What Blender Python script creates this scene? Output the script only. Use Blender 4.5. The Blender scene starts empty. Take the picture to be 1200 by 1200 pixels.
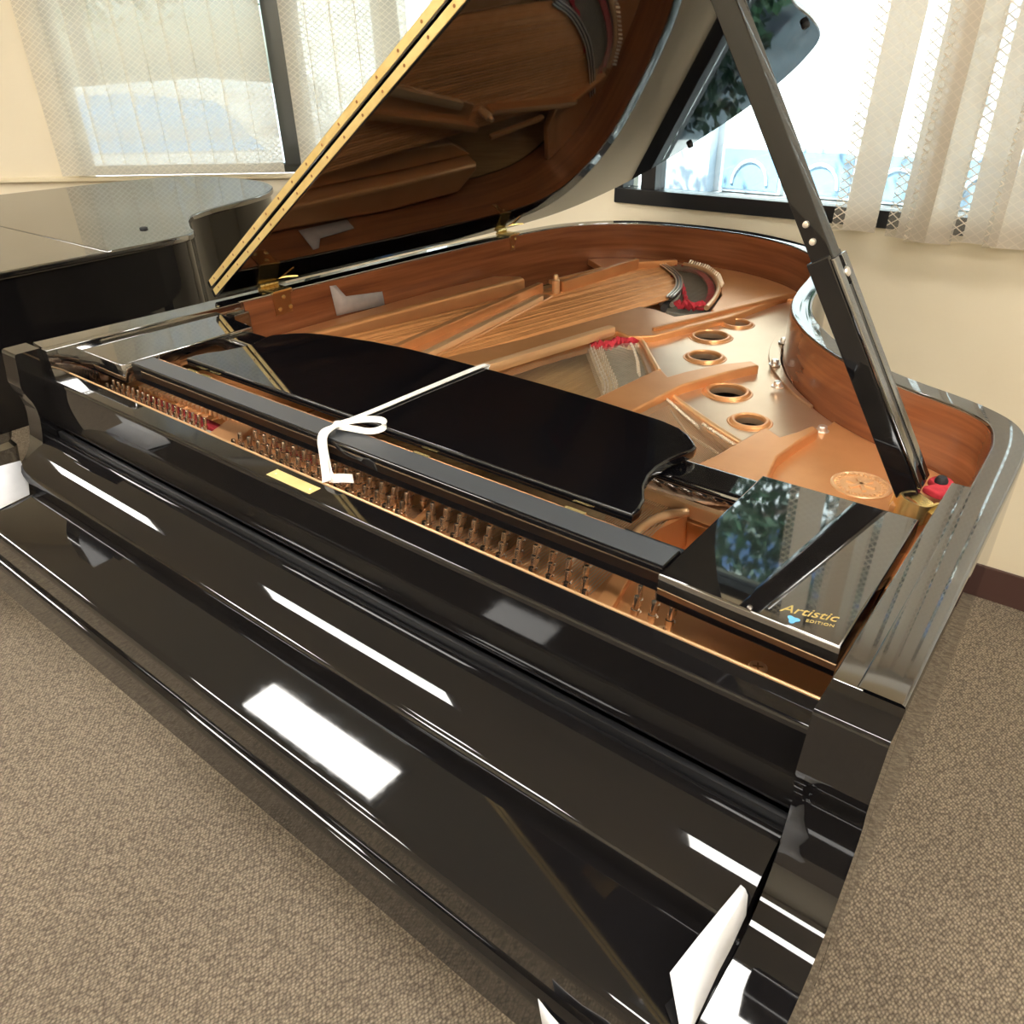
import bpy, bmesh, math, random
from mathutils import Vector, Matrix
random.seed(7)
S = bpy.context.scene
COL = S.collection

# ------------------------------------------------------------------ camera
cam_d = bpy.data.cameras.new('camera'); cam = bpy.data.objects.new('camera', cam_d); COL.objects.link(cam)
cam_d.sensor_width = 36.0; cam_d.sensor_height = 36.0; cam_d.lens = 26.943; cam_d.clip_start = 0.02; cam_d.clip_end = 300
_r = Matrix(((0.7836627, -0.30308064, 0.54223141), (0.6207496, 0.41482073, -0.66527716), (-0.0232962, 0.85794282, 0.51321672)))
cam.matrix_world = Matrix.Translation((0.7868, -0.46263, 1.4186)) @ _r.to_4x4()
S.camera = cam

# ------------------------------------------------------------------ world, sun, exposure
SKY_STRENGTH = 0.20; SUN_ENERGY = 10.0; TROFFER = 16.5; EXPOSURE = 0.92
w = bpy.data.worlds.new('sky_world'); S.world = w; w.use_nodes = True
nt = w.node_tree; nt.nodes.clear()
o = nt.nodes.new('ShaderNodeOutputWorld'); b = nt.nodes.new('ShaderNodeBackground'); sk = nt.nodes.new('ShaderNodeTexSky')
sk.sky_type = 'NISHITA'; sk.sun_disc = False; sk.sun_elevation = math.radians(52); sk.sun_rotation = math.radians(200)
sk.air_density = 1.0; sk.dust_density = 1.2
nt.links.new(sk.outputs[0], b.inputs[0]); b.inputs[1].default_value = SKY_STRENGTH; nt.links.new(b.outputs[0], o.inputs[0])
sun_d = bpy.data.lights.new('sun', 'SUN'); sun_d.energy = SUN_ENERGY; sun_d.angle = 0.009; sun_d.color = (1.0, 0.96, 0.9)
sun = bpy.data.objects.new('sun', sun_d); COL.objects.link(sun)
sun.rotation_euler = Vector((0.25, 0.62, -0.85)).to_track_quat('-Z', 'Y').to_euler()
vs = S.view_settings
vs.view_transform = 'Standard'; vs.look = 'None'; vs.exposure = EXPOSURE; vs.gamma = 1.0; vs.use_curve_mapping = False

# ------------------------------------------------------------------ materials
def lin(r, g, b):
    f = lambda c: (c/255/12.92) if c/255 <= 0.04045 else ((c/255+0.055)/1.055)**2.4
    return (f(r), f(g), f(b), 1)
class N:
    def __init__(s, name):
        s.m = bpy.data.materials.new(name); s.m.use_nodes = True; s.t = s.m.node_tree; s.t.nodes.clear()
        s.out = s.t.nodes.new('ShaderNodeOutputMaterial')
    def n(s, typ, **k):
        x = s.t.nodes.new(typ)
        for a, v in k.items(): setattr(x, a, v)
        return x
    def l(s, a, b): s.t.links.new(a, b)
    def bsdf(s, col=(.8, .8, .8, 1), rough=.5, metal=0, **k):
        p = s.n('ShaderNodeBsdfPrincipled')
        p.inputs['Base Color'].default_value = col; p.inputs['Roughness'].default_value = rough; p.inputs['Metallic'].default_value = metal
        for a, v in k.items(): p.inputs[a].default_value = v
        s.l(p.outputs[0], s.out.inputs[0]); s.p = p; return p
    def math(s, op, a, b=None, c=None):
        x = s.n('ShaderNodeMath', operation=op)
        for i, v in enumerate((a, b, c)):
            if v is None: continue
            if isinstance(v, (int, float)): x.inputs[i].default_value = v
            else: s.l(v, x.inputs[i])
        return x.outputs[0]
    def ramp(s, fac, stops):
        r = s.n('ShaderNodeValToRGB'); e = r.color_ramp.elements
        while len(e) < len(stops): e.new(0.5)
        for i, (p, c) in enumerate(stops): e[i].position = p; e[i].color = c
        s.l(fac, r.inputs[0]); return r.outputs[0]
    def noise(s, vec, scale, detail=3, rough=.5):
        x = s.n('ShaderNodeTexNoise'); x.inputs['Scale'].default_value = scale; x.inputs['Detail'].default_value = detail
        x.inputs['Roughness'].default_value = rough
        if vec is not None: s.l(vec, x.inputs['Vector'])
        return x.outputs['Fac']
    def mapping(s, src='Object', sc=(1, 1, 1), rot=(0, 0, 0)):
        tc = s.n('ShaderNodeTexCoord'); mp = s.n('ShaderNodeMapping')
        mp.inputs['Scale'].default_value = sc; mp.inputs['Rotation'].default_value = rot
        s.l(tc.outputs[src], mp.inputs[0]); return mp.outputs[0]
    def bump(s, h, strength=.3, dist=.002):
        b = s.n('ShaderNodeBump'); b.inputs['Strength'].default_value = strength; b.inputs['Distance'].default_value = dist
        s.l(h, b.inputs['Height']); s.l(b.outputs[0], s.p.inputs['Normal'])
M = {}
def simple(name, col, rough=.5, metal=0, **k):
    x = N(name); x.bsdf(col, rough, metal, **k); M[name] = x.m; return x
def varied(name, c1, c2, scale, rough=.5, metal=0, bump=0, bdist=.001, **k):
    x = N(name); x.bsdf(c1, rough, metal, **k); v = x.mapping('Object')
    f = x.noise(v, scale, 4); x.l(x.ramp(f, [(.3, c1), (.7, c2)]), x.p.inputs['Base Color'])
    if bump: x.bump(f, bump, bdist)
    M[name] = x.m; return x
# black polyester lacquer, very slightly wavy
x = N('black_lacquer'); x.bsdf((.0035, .0033, .004, 1), .035, 0, IOR=3.4)
v = x.mapping('Object'); x.l(x.ramp(x.noise(v, 6, 5, .65), [(.35, (.02, .02, .02, 1)), (.8, (.06, .06, .06, 1))]), x.p.inputs['Roughness'])
M['black'] = x.m
x = N('black_lacquer_lid'); x.bsdf((.0035, .0033, .004, 1), .03, 0, IOR=1.62); M['black_lid'] = x.m
x = N('black_lacquer_dusty'); x.bsdf((.006, .0055, .006, 1), .06, 0, IOR=1.55)
v = x.mapping('Object'); x.l(x.ramp(x.noise(v, 40, 6, .7), [(.45, (.03, .03, .03, 1)), (.9, (.09, .09, .09, 1))]), x.p.inputs['Roughness']); M['black_dusty'] = x.m
simple('black_satin', (.008, .008, .009, 1), .35)
simple('rubber', (.012, .012, .013, 1), .7)
simple('brass', (.90, .68, .28, 1), .25, .9)
varied('brass_worn', (.93, .73, .33, 1), (.84, .62, .24, 1), 25, .42, .7)
simple('brass_dark', (.45, .22, .09, 1), .32, .9)
simple('nickel', (.82, .76, .68, 1), .28, .85)
simple('steel_wire', (.46, .36, .25, 1), .35, .85)
varied('copper_wire', (.86, .40, .145, 1), (.76, .33, .11, 1), 40, .4, .5)
x = varied('plate_gold', (.74, .36, .145, 1), (.66, .305, .115, 1), 14, .33, .55, .08, .0006)
varied('plate_web', (.76, .53, .34, 1), (.70, .46, .28, 1), 10, .30, .8, .06, .0006)
simple('pin_cream', (.92, .80, .62, 1), .3, .3)
simple('plate_rim_light', (.86, .54, .28, 1), .3, .55)
varied('felt_red', (.55, .035, .05, 1), (.42, .02, .03, 1), 120, .95, 0, .5)
varied('felt_green', (.05, .06, .05, 1), (.07, .08, .07, 1), 120, .95)
varied('felt_cream', (.62, .54, .42, 1), (.50, .43, .33, 1), 140, .95)
varied('bridge_wood', (.50, .38, .24, 1), (.36, .27, .17, 1), 60, .55)
varied('hole_shade_brown', (.045, .022, .012, 1), (.03, .014, .008, 1), 20, .6)
varied('string_bed', (.30, .27, .21, 1), (.22, .20, .155, 1), 60, .7)
simple('graphite', (.10, .09, .085, 1), .5, .3)
varied('white_ribbon', (.86, .84, .80, 1), (.78, .76, .72, 1), 200, .8, 0, .2)
varied('white_paper', (.66, .67, .70, 1), (.58, .59, .62, 1), 30, .75)
varied('grey_tape', (.47, .40, .36, 1), (.40, .34, .31, 1), 50, .5)
simple('gold_print', (.85, .66, .24, 1), .3, .8)
simple('blue_print', (.12, .38, .62, 1), .4)
# mahogany veneer, grain along the UV u axis (arc length)
x = N('mahogany'); x.bsdf((.3, .1, .04, 1), .2, 0)
x.p.inputs['Coat Weight'].default_value = .35; x.p.inputs['Coat Roughness'].default_value = .08
v = x.mapping('UV', (1.2, 26, 1)); f = x.noise(v, 2.2, 5, .6)
x.l(x.ramp(f, [(.25, (.125, .040, .018, 1)), (.5, (.225, .075, .029, 1)), (.75, (.32, .115, .045, 1))]), x.p.inputs['Base Color']); M['mahogany'] = x.m
# soundboard spruce
x = N('spruce'); x.bsdf((.5, .3, .1, 1), .3, 0)
v = x.mapping('Object', (60, 3, 1), (0, 0, math.radians(35))); f = x.noise(v, 3, 3, .5)
x.l(x.ramp(f, [(.3, (.42, .235, .085, 1)), (.7, (.58, .36, .15, 1))]), x.p.inputs['Base Color']); M['spruce'] = x.m
# wall paint
x = varied('wall_paint', lin(228, 217, 192), lin(224, 212, 186), 3, .75, 0, 0)
x.bump(x.noise(x.mapping('Object'), 160, 3), .12, .0008)
simple('ceiling_paint', lin(232, 226, 212), .85)
simple('baseboard_vinyl', lin(74, 50, 46), .45)
simple('window_black', (.010, .011, .013, 1), .3)
simple('window_grey', (.10, .105, .10, 1), .35, .6)
simple('sill_cream', lin(226, 212, 180), .5)
# carpet: loop pile rows
x = N('carpet'); x.bsdf((.2, .16, .12, 1), .97, 0)
v = x.mapping('Object', (1, 1, 1), (0, 0, math.radians(28)))
wv = x.n('ShaderNodeTexVoronoi', feature='F1'); wv.inputs['Scale'].default_value = 205; wv.inputs['Randomness'].default_value = .55; mp = x.mapping('Object', (1.0, .62, 1), (0, 0, math.radians(28))); x.l(mp, wv.inputs['Vector'])
big = x.noise(v, 2.2, 3); spk = x.noise(v, 240, 2, .8)
base = x.ramp(x.math('ADD', x.math('MULTIPLY', wv.outputs['Distance'], .9), x.math('MULTIPLY', spk, .45)), [(.2, lin(172, 158, 137)), (.55, lin(136, 123, 105)), (.9, lin(88, 78, 66))])
mx = x.n('ShaderNodeMix', data_type='RGBA', blend_type='MULTIPLY'); mx.inputs[0].default_value = .35
x.l(base, mx.inputs[6]); x.l(x.ramp(big, [(.35, (.75, .75, .75, 1)), (.65, (1, 1, 1, 1))]), mx.inputs[7]); x.l(mx.outputs[2], x.p.inputs['Base Color'])
x.bump(x.math('MULTIPLY', wv.outputs['Distance'], -1), .7, .004); M['carpet'] = x.m
# window glass: clear sheet with Fresnel gloss
x = N('pane_glass'); tr = x.n('ShaderNodeBsdfTransparent'); tr.inputs[0].default_value = (.86, .95, .97, 1)
gl = x.n('ShaderNodeBsdfGlossy'); gl.inputs['Roughness'].default_value = .0; fr = x.n('ShaderNodeFresnel'); fr.inputs[0].default_value = 1.45
ms = x.n('ShaderNodeMixShader'); x.l(fr.outputs[0], ms.inputs[0]); x.l(tr.outputs[0], ms.inputs[1]); x.l(gl.outputs[0], ms.inputs[2]); x.l(ms.outputs[0], x.out.inputs[0]); M['glass'] = x.m
# blind vane: sheer cloth with a woven diamond lattice
def vane_mat(name, cellw, cellh, open_cell, tint, sheer_edge=False):
    x = N(name); tc = x.n('ShaderNodeTexCoord'); sp = x.n('ShaderNodeSeparateXYZ'); x.l(tc.outputs['Object'], sp.inputs[0])
    u = x.math('DIVIDE', sp.outputs[0], cellw); vv = x.math('DIVIDE', sp.outputs[2], cellh)
    a = x.math('ABSOLUTE', x.math('SUBTRACT', x.math('FRACT', x.math('ADD', u, vv)), .5))
    c = x.math('ABSOLUTE', x.math('SUBTRACT', x.math('FRACT', x.math('SUBTRACT', u, vv)), .5))
    line = x.math('GREATER_THAN', x.math('MAXIMUM', a, c), .425)
    df = x.n('ShaderNodeBsdfDiffuse'); tl = x.n('ShaderNodeBsdfTranslucent'); tp = x.n('ShaderNodeBsdfTransparent')
    colr = x.ramp(line, [(0, tint), (1, (min(1, tint[0]*1.06), min(1, tint[1]*1.06), min(1, tint[2]*1.06), 1))])
    x.l(colr, df.inputs[0]); x.l(colr, tl.inputs[0])
    cl = x.n('ShaderNodeMixShader'); cl.inputs[0].default_value = .38; x.l(df.outputs[0], cl.inputs[1]); x.l(tl.outputs[0], cl.inputs[2])
    wob = x.ramp(x.noise(tc.outputs['Object'], 9, 2), [(.3, (open_cell*.35,)*3+(1,)), (.7, (open_cell,)*3+(1,))])
    if sheer_edge:      # the cloth is woven open along one edge of each vane
        wob = x.math('ADD', .05, x.math('MULTIPLY', .72, x.math('LESS_THAN', sp.outputs[0], -.026)))
    fac = x.math('MULTIPLY', x.math('SUBTRACT', 1, line), wob)
    ms = x.n('ShaderNodeMixShader'); x.l(fac, ms.inputs[0]); x.l(cl.outputs[0], ms.inputs[1]); x.l(tp.outputs[0], ms.inputs[2])
    x.l(ms.outputs[0], x.out.inputs[0]); M[name] = x.m
vane_mat('vane_lattice', .030, .022, .34, lin(208, 197, 180), True)
vane_mat('vane_lattice_left', .030, .022, .30, lin(222, 215, 198))
x = N('troffer_panel'); e = x.n('ShaderNodeEmission'); e.inputs[0].default_value = (1, .965, .90, 1); e.inputs[1].default_value = TROFFER; x.l(e.outputs[0], x.out.inputs[0]); M['troffer'] = x.m
simple('white_enamel', (.8, .8, .78, 1), .4)
# outdoors
varied('stucco_white', (.80, .79, .76, 1), (.74, .73, .70, 1), 2, .9)
varied('concrete', (.50, .49, .47, 1), (.42, .41, .39, 1), 1.2, .9)
simple('shop_glass', (.22, .34, .44, 1), .15)
simple('shop_frame', (.55, .62, .66, 1), .4)
varied('leaf_green', (.035, .085, .025, 1), (.075, .15, .04, 1), 2, .5)
varied('leaf_dark', (.018, .05, .022, 1), (.04, .09, .035, 1), 2, .5)
varied('bark', (.10, .075, .055, 1), (.16, .125, .095, 1), 12, .9, 0, .6, .01)
simple('car_white', (.80, .81, .82, 1), .15)
simple('car_blue', (.10, .30, .62, 1), .15)
simple('car_glass_sky', (.22, .45, .72, 1), .1)  # light blue of the reflected sky put into the glass colour
simple('tyre', (.015, .015, .016, 1), .8)

# ------------------------------------------------------------------ mesh helpers
def link(o, parent=None):
    COL.objects.link(o)
    if parent is not None: o.parent = parent
    return o
def finish(me, mat, ang=35):
    if mat: me.materials.append(M[mat])
    me.shade_smooth(); me.set_sharp_from_angle(angle=math.radians(ang)); me.validate()
def from_py(name, vs_, fs, mat, parent=None, ang=35, fix=True):
    me = bpy.data.meshes.new(name); me.from_pydata([tuple(v) for v in vs_], [], fs)
    if fix:
        bm = bmesh.new(); bm.from_mesh(me); bmesh.ops.recalc_face_normals(bm, faces=bm.faces); bm.to_mesh(me); bm.free()
    finish(me, mat, ang); return link(bpy.data.objects.new(name, me), parent)
def tag(o, label=None, cat=None, group=None, kind=None):
    if label: o['label'] = label
    if cat: o['category'] = cat
    if group: o['group'] = group
    if kind: o['kind'] = kind
    return o
def empty(name, loc=(0, 0, 0), label=None, cat=None, group=None, kind=None):
    o = bpy.data.objects.new(name, None); o.location = loc; o.empty_display_size = .1; link(o); return tag(o, label, cat, group, kind)
def inv(o, parent):
    o.parent = parent; o.matrix_parent_inverse = parent.matrix_basis.inverted() if parent.parent is None else o.matrix_parent_inverse
    return o
def bm_box(bm, c, d, rot=None, bev=0, seg=2):
    r = bmesh.ops.create_cube(bm, size=1.0); vs_ = r['verts']
    bmesh.ops.scale(bm, vec=d, verts=vs_)
    if bev:
        es = list({e for v in vs_ for e in v.link_edges})
        rb = bmesh.ops.bevel(bm, geom=es, offset=bev, segments=seg, affect='EDGES', profile=.6); vs_ = list({v for f in rb['faces'] for v in f.verts} | {v for v in vs_ if v.is_valid})
    if rot is not None: bmesh.ops.rotate(bm, cent=(0, 0, 0), matrix=rot, verts=vs_)
    bmesh.ops.translate(bm, vec=c, verts=vs_); return vs_
def wnorm(o):
    m_ = o.modifiers.new('weighted_normals', 'WEIGHTED_NORMAL'); m_.keep_sharp = True; m_.weight = 100; return o
def bm_obj(name, bm, mat, parent=None, ang=35):
    me = bpy.data.meshes.new(name); bm.to_mesh(me); bm.free(); finish(me, mat, ang); return wnorm(link(bpy.data.objects.new(name, me), parent))
def box(name, lo, hi, mat, parent=None, bev=0, seg=2, ang=35):
    bm = bmesh.new(); c = [(a+b_)/2 for a, b_ in zip(lo, hi)]; d = [abs(b_-a) for a, b_ in zip(lo, hi)]
    bm_box(bm, c, d, None, bev, seg); return bm_obj(name, bm, mat, parent, ang)
def beam(name, p0, p1, wdt, hgt, mat, parent=None, bev=0, up=(0, 0, 1)):
    p0, p1 = Vector(p0), Vector(p1); d = (p1-p0); L = d.length; y = d.normalized(); xx = y.cross(Vector(up)).normalized(); z = xx.cross(y)
    bm = bmesh.new(); bm_box(bm, (0, 0, 0), (wdt, L, hgt), None, bev)
    R = Matrix((xx, y, z)).transposed().to_4x4(); bm.transform(Matrix.Translation((p0+p1)/2) @ R); return bm_obj(name, bm, mat, parent)
def extrude_x(name, prof, x0, x1, mat, parent=None, ang=35):
    n = len(prof); v = [(x0, y, z) for y, z in prof]+[(x1, y, z) for y, z in prof]
    f = [(i, (i+1) % n, n+(i+1) % n, n+i) for i in range(n)]+[tuple(range(n))[::-1], tuple(range(n, 2*n))]
    return wnorm(from_py(name, v, f, mat, parent, ang))
def prism(name, poly, z0, z1, mat, parent=None, holes=(), bev=0.0, smooth_curve=False, ang=40):
    cu = bpy.data.curves.new(name, 'CURVE'); cu.dimensions = '2D'; cu.fill_mode = 'BOTH'
    for pl in [poly]+list(holes):
        sp = cu.splines.new('POLY'); sp.points.add(len(pl)-1); sp.use_cyclic_u = True
        for i, (a, b_) in enumerate(pl): sp.points[i].co = (a, b_, 0, 1)
    cu.extrude = max((z1-z0)/2-bev, .0001); cu.bevel_depth = bev; cu.offset = -bev; cu.bevel_resolution = 2
    to = bpy.data.objects.new(name+'_tmp', cu); COL.objects.link(to)
    dg = bpy.context.evaluated_depsgraph_get(); me = bpy.data.meshes.new_from_object(to.evaluated_get(dg)); me.name = name
    bpy.data.objects.remove(to); bpy.data.curves.remove(cu)
    me.transform(Matrix.Translation((0, 0, (z0+z1)/2))); me.materials.clear()
    bm = bmesh.new(); bm.from_mesh(me); bmesh.ops.remove_doubles(bm, verts=bm.verts, dist=1e-5); bmesh.ops.recalc_face_normals(bm, faces=bm.faces); bm.to_mesh(me); bm.free()
    finish(me, mat, ang)
    for p_ in me.polygons:
        if abs(p_.normal.z) > .9999: p_.use_smooth = False
    return link(bpy.data.objects.new(name, me), parent)
def cr(pts, per=6, closed=False):
    """Catmull-Rom through the points"""
    P = [Vector(p) for p in pts]; out = []; n = len(P)
    rng = n if closed else n-1
    for i in range(rng):
        p0 = P[(i-1) % n] if (closed or i > 0) else P[0]*2-P[1]; p1 = P[i]; p2 = P[(i+1) % n]
        p3 = P[(i+2) % n] if (closed or i+2 < n) else P[-1]*2-P[-2]
        for k in range(per):
            t = k/per; out.append(.5*((2*p1)+(p2-p0)*t+(2*p0-5*p1+4*p2-p3)*t*t+(3*p1-p0-3*p2+p3)*t**3))
    if not closed: out.append(P[-1].copy())
    return out
def tube_data(path, r, k=8, cap=True, vo=0):
    path = [Vector(p) for p in path]; vs_, fs = [], []; n = len(path); prev = None
    for i, p in enumerate(path):
        d = (path[min(i+1, n-1)]-path[max(i-1, 0)]).normalized()
        a = prev if prev is not None else (Vector((0, 0, 1)) if abs(d.z) < .9 else Vector((1, 0, 0)))
        xx = (a-d*a.dot(d)).normalized(); y = d.cross(xx); prev = xx
        rr = r[i] if isinstance(r, (list, tuple)) else r
        for j in range(k):
            t = 2*math.pi*j/k; vs_.append(p+xx*math.cos(t)*rr+y*math.sin(t)*rr)
    for i in range(n-1):
        for j in range(k): fs.append((vo+i*k+j, vo+i*k+(j+1) % k, vo+(i+1)*k+(j+1) % k, vo+(i+1)*k+j))
    if cap: fs += [tuple(vo+j for j in range(k))[::-1], tuple(vo+(n-1)*k+j for j in range(k))]
    return vs_, fs
def tube(name, path, r, mat, parent=None, k=8):
    v, f = tube_data(path, r, k); return from_py(name, v, f, mat, parent, 60)
def tubes(name, paths, r, mat, parent=None, k=5):
    V, F = [], []
    for p in paths:
        v, f = tube_data(p, r, k, True, len(V)); V += v; F += f
    return from_py(name, V, F, mat, parent, 60, fix=False)
def lathe(name, prof, mat, parent=None, k=20, loc=(0, 0, 0), ang=35):
    v, f = [], []; n = len(prof)
    for j in range(k):
        t = 2*math.pi*j/k
        for r, z in prof: v.append((r*math.cos(t)+loc[0], r*math.sin(t)+loc[1], z+loc[2]))
    for j in range(k):
        for i in range(n-1): f.append((j*n+i, ((j+1) % k)*n+i, ((j+1) % k)*n+i+1, j*n+i+1))
    o = from_py(name, v, f, mat, parent, ang); bm = bmesh.new(); bm.from_mesh(o.data); bmesh.ops.remove_doubles(bm, verts=bm.verts, dist=1e-6); bmesh.ops.recalc_face_normals(bm, faces=bm.faces); bm.to_mesh(o.data); bm.free()
    return o
def ribbon_band(name, path, wdir, width, thick, mat, parent=None):
    """flat tape along path; wdir(i) gives the width direction"""
    path = [Vector(p) for p in path]; n = len(path); v, f = [], []
    for i, p in enumerate(path):
        d = (path[min(i+1, n-1)]-path[max(i-1, 0)]).normalized(); wd = Vector(wdir(i/(n-1))); wd = (wd-d*wd.dot(d)).normalized(); nn = d.cross(wd)
        for a, b_ in ((-1, -1), (1, -1), (1, 1), (-1, 1)): v.append(p+wd*a*width/2+nn*b_*thick/2)
    for i in range(n-1):
        for j in range(4): f.append((i*4+j, i*4+(j+1) % 4, (i+1)*4+(j+1) % 4, (i+1)*4+j))
    f += [(3, 2, 1, 0), tuple((n-1)*4+j for j in range(4))]
    return from_py(name, v, f, mat, parent, 50)
def share(proto, parent, mat4):
    c = proto.copy(); COL.objects.link(c); c.parent = parent; c.matrix_basis = mat4; return c

# ================================================================== ROOM
WY = 1.82                                     # back wall plane
ZC = 2.62
B_ = Vector((-2.337, 1.82)); E_ = Vector((-.8258, -.56396)); NI = Vector((.56396, -.8258))   # slanted wall: blind plane, direction, inward normal
def LW(s, off, z): p = B_+E_*s+NI*off; return (p.x, p.y, z)
st = lambda o: tag(o, kind='structure')
room_plan = [(-6.6, -4.7), (3.4, -4.7), (3.4, WY+.14), (-1.15, WY+.14), (-1.15, 2.86), LW(-1.5, -.19, 0)[:2], LW(5.05, -.19, 0)[:2]]
st(prism('floor', room_plan, -.06, 0, 'carpet')); st(prism('ceiling', room_plan, ZC, ZC+.1, 'ceiling_paint'))
# back wall with its window opening
x0, x1, z0, z1 = -.605, 2.0, .998, 2.30
wb = empty('wall_back', (0, WY, 0), kind='structure')
def wp(lo, hi, nm='wall_panel', par=None, mat='wall_paint'): o = box(nm, lo, hi, mat); inv(o, par); return o
wp((-1.15, WY, 0), (3.3, WY+.14, z0), par=wb); wp((-1.15, WY, z1), (3.3, WY+.14, ZC), par=wb)
wp((-1.15, WY, z0), (x0, WY+.14, z1), par=wb); wp((x1, WY, z0), (3.3, WY+.14, z1), par=wb)
st(box('wall_return', (-1.25, WY, 0), (-1.15, 2.86, ZC), 'wall_paint'))
st(box('wall_right', (3.3, -4.7, 0), (3.4, WY+.14, ZC), 'wall_paint'))
st(box('wall_front', (-6.5, -4.7, 0), (3.3, -4.6, ZC), 'wall_paint'))
st(box('wall_far_left', (-6.6, -4.7, 0), (-6.5, 0, ZC), 'wall_paint'))
bb = st(box('baseboard_back', (-1.15, WY-.012, 0), (3.3, WY, .105), 'baseboard_vinyl', bev=.003))
# scraps of lint on the carpet near the wall
# slanted wall with window: piers and spandrels as prisms
def slab(nm, s0, s1, za, zb, off0, off1, mat, par=None, bev=0):
    q = [LW(s0, off0, 0), LW(s1, off0, 0), LW(s1, off1, 0), LW(s0, off1, 0)]
    o = prism(nm, [(p[0], p[1]) for p in q], za, zb, mat, None, bev=bev)
    if par is not None: inv(o, par)
    return o
wl = empty('wall_left', LW(1.0, -.06, 0), kind='structure')
slab('wall_panel', -1.45, 5.05, 0, .955, -.20, -.06, 'wall_paint', wl); slab('wall_panel', -1.45, 5.05, 2.3, ZC, -.20, -.06, 'wall_paint', wl)
slab('wall_panel', 1.0, 5.05, .955, 2.3, -.20, -.06, 'wall_paint', wl); slab('wall_panel', -1.45, -1.36, .955, 2.3, -.20, -.06, 'wall_paint', wl)
slab('baseboard_left', -1.40, 5.0, 0, .105, -.06, -.048, 'baseboard_vinyl')['kind'] = 'structure'
slab('trim_1', -1.40, 5.0, .955, .975, -.06, -.035, 'sill_cream', bev=.004)['kind'] = 'structure'

# window in the back wall
win = empty('window_1', (-.605, WY, .998), kind='structure')
def wbox(nm, lo, hi, mat='window_black', bev=.002): o = box(nm, lo, hi, mat, None, bev); return inv(o, win)
wbox('bottom_rail', (x0, WY-.01, z0), (x1, WY+.06, z0+.044)); wbox('top_rail', (x0, WY-.01, z1-.044), (x1, WY+.06, z1))
wbox('jamb', (x0, WY-.008, z0+.044), (x0+.03, WY+.06, z1-.044)); wbox('jamb', (x1-.03, WY-.008, z0+.044), (x1, WY+.06, z1-.044))
mulls = [-.487, .62, 1.3]
for mxx in mulls: wbox('mullion', (mxx-.025, WY-.006, z0+.044), (mxx+.025, WY+.06, z1-.044))
edges = [x0+.03]+[q for m_ in mulls for q in (m_-.025, m_+.025)]+[x1-.03]
for i in range(0, len(edges), 2):
    wbox('pane', (edges[i], WY+.03, z0+.044), (edges[i+1], WY+.034, z1-.044), 'glass', 0)
# window in the slanted wall
win2 = empty('window_2', LW(1.0, -.06, .955), kind='structure')
slab('bottom_rail', -1.36, 1.0, .975, 1.01, -.15, -.09, 'window_grey', win2); slab('top_rail', -1.36, 1.0, 2.26, 2.3, -.15, -.09, 'window_grey', win2)
slab('jamb', .96, 1.0, 1.01, 2.26, -.15, -.09, 'window_grey', win2); slab('jamb', -1.36, -1.32, 1.01, 2.26, -.15, -.09, 'window_grey', win2)
slab('mullion', -.122, .004, 1.01, 2.26, -.14, -.045, 'window_grey', win2, .004)
slab('pane', .004, .96, 1.01, 2.26, -.122, -.118, 'glass', win2); slab('pane', -1.32, -.122, 1.01, 2.26, -.122, -.118, 'glass', win2)

# blinds
vw = .108
def vane_mesh(name, wdt, zb, zt, mat, bow=.006):
    v, f = [], []; nx, nz = 8, 10
    for k in range(nz+1):
        for i in range(nx+1):
            t = i/nx*2-1; z = zb+(zt-zb)*k/nz; v.append((t*wdt/2, bow*(1-t*t), z-zb))
    for k in range(nz):
        for i in range(nx): a = k*(nx+1)+i; f.append((a, a+1, a+nx+2, a+nx+1))
    me = bpy.data.meshes.new(name); me.from_pydata(v, [], f); finish(me, mat); return me
blind = empty('vertical_blind', (1.05, WY-.07, 2.36), 'beige vertical blind of lattice cloth vanes over the big clear window', 'blind')
inv(box('headrail', (.05, WY-.095, 2.33), (2.05, WY-.045, 2.37), 'white_enamel', None, .004), blind)
vm = vane_mesh('vane', vw, .995, 2.33, 'vane_lattice')
xs = [(.168, 12, 6), (.300, -16, 3), (.352, 9, -2), (.455, -8, -3), (.530, 14, 2), (.625, -10, 0)]+[(.71+i*.088, random.choice((-14, 10, 6, -6)), random.uniform(-3, 3)) for i in range(15)]
for i, (vx, ry, lean) in enumerate(xs):
    o = link(bpy.data.objects.new('vane', vm)); o.location = (vx, WY-.068-.008*(i % 2), .995-.006*(i % 3)); o.rotation_euler = (0, math.radians(lean*.25), math.radians(ry)); inv(o, blind)
for (nm, s0, s1, lab) in (('vertical_blind', .0, 1.0, 'closed pale vertical blind behind the shut piano, beside the dark window post'), ('vertical_blind', -1.33, -.135, 'pale vertical blind between dark window post and raised piano lid')):
    bl = empty(nm, LW((s0+s1)/2, 0, 2.36), lab, 'blind')
    slab('headrail', s0, s1, 2.33, 2.37, -.025, .025, 'white_enamel', bl, .004)
    vml = vane_mesh('vane', vw, .985, 2.33, 'vane_lattice_left', .002)
    k = 0; s = s0+.05
    while s < s1+.03:
        if not (s0 < -1 and abs(s+.665) < .03):
            o = link(bpy.data.objects.new('vane', vml)); p = LW(s, .006*(k % 2), .985); o.location = p
            o.rotation_euler = (0, 0, math.atan2(-E_.y, -E_.x)+math.radians(2 if s0 > -1 else 6)); inv(o, bl)
        s += .1035; k += 1

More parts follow.
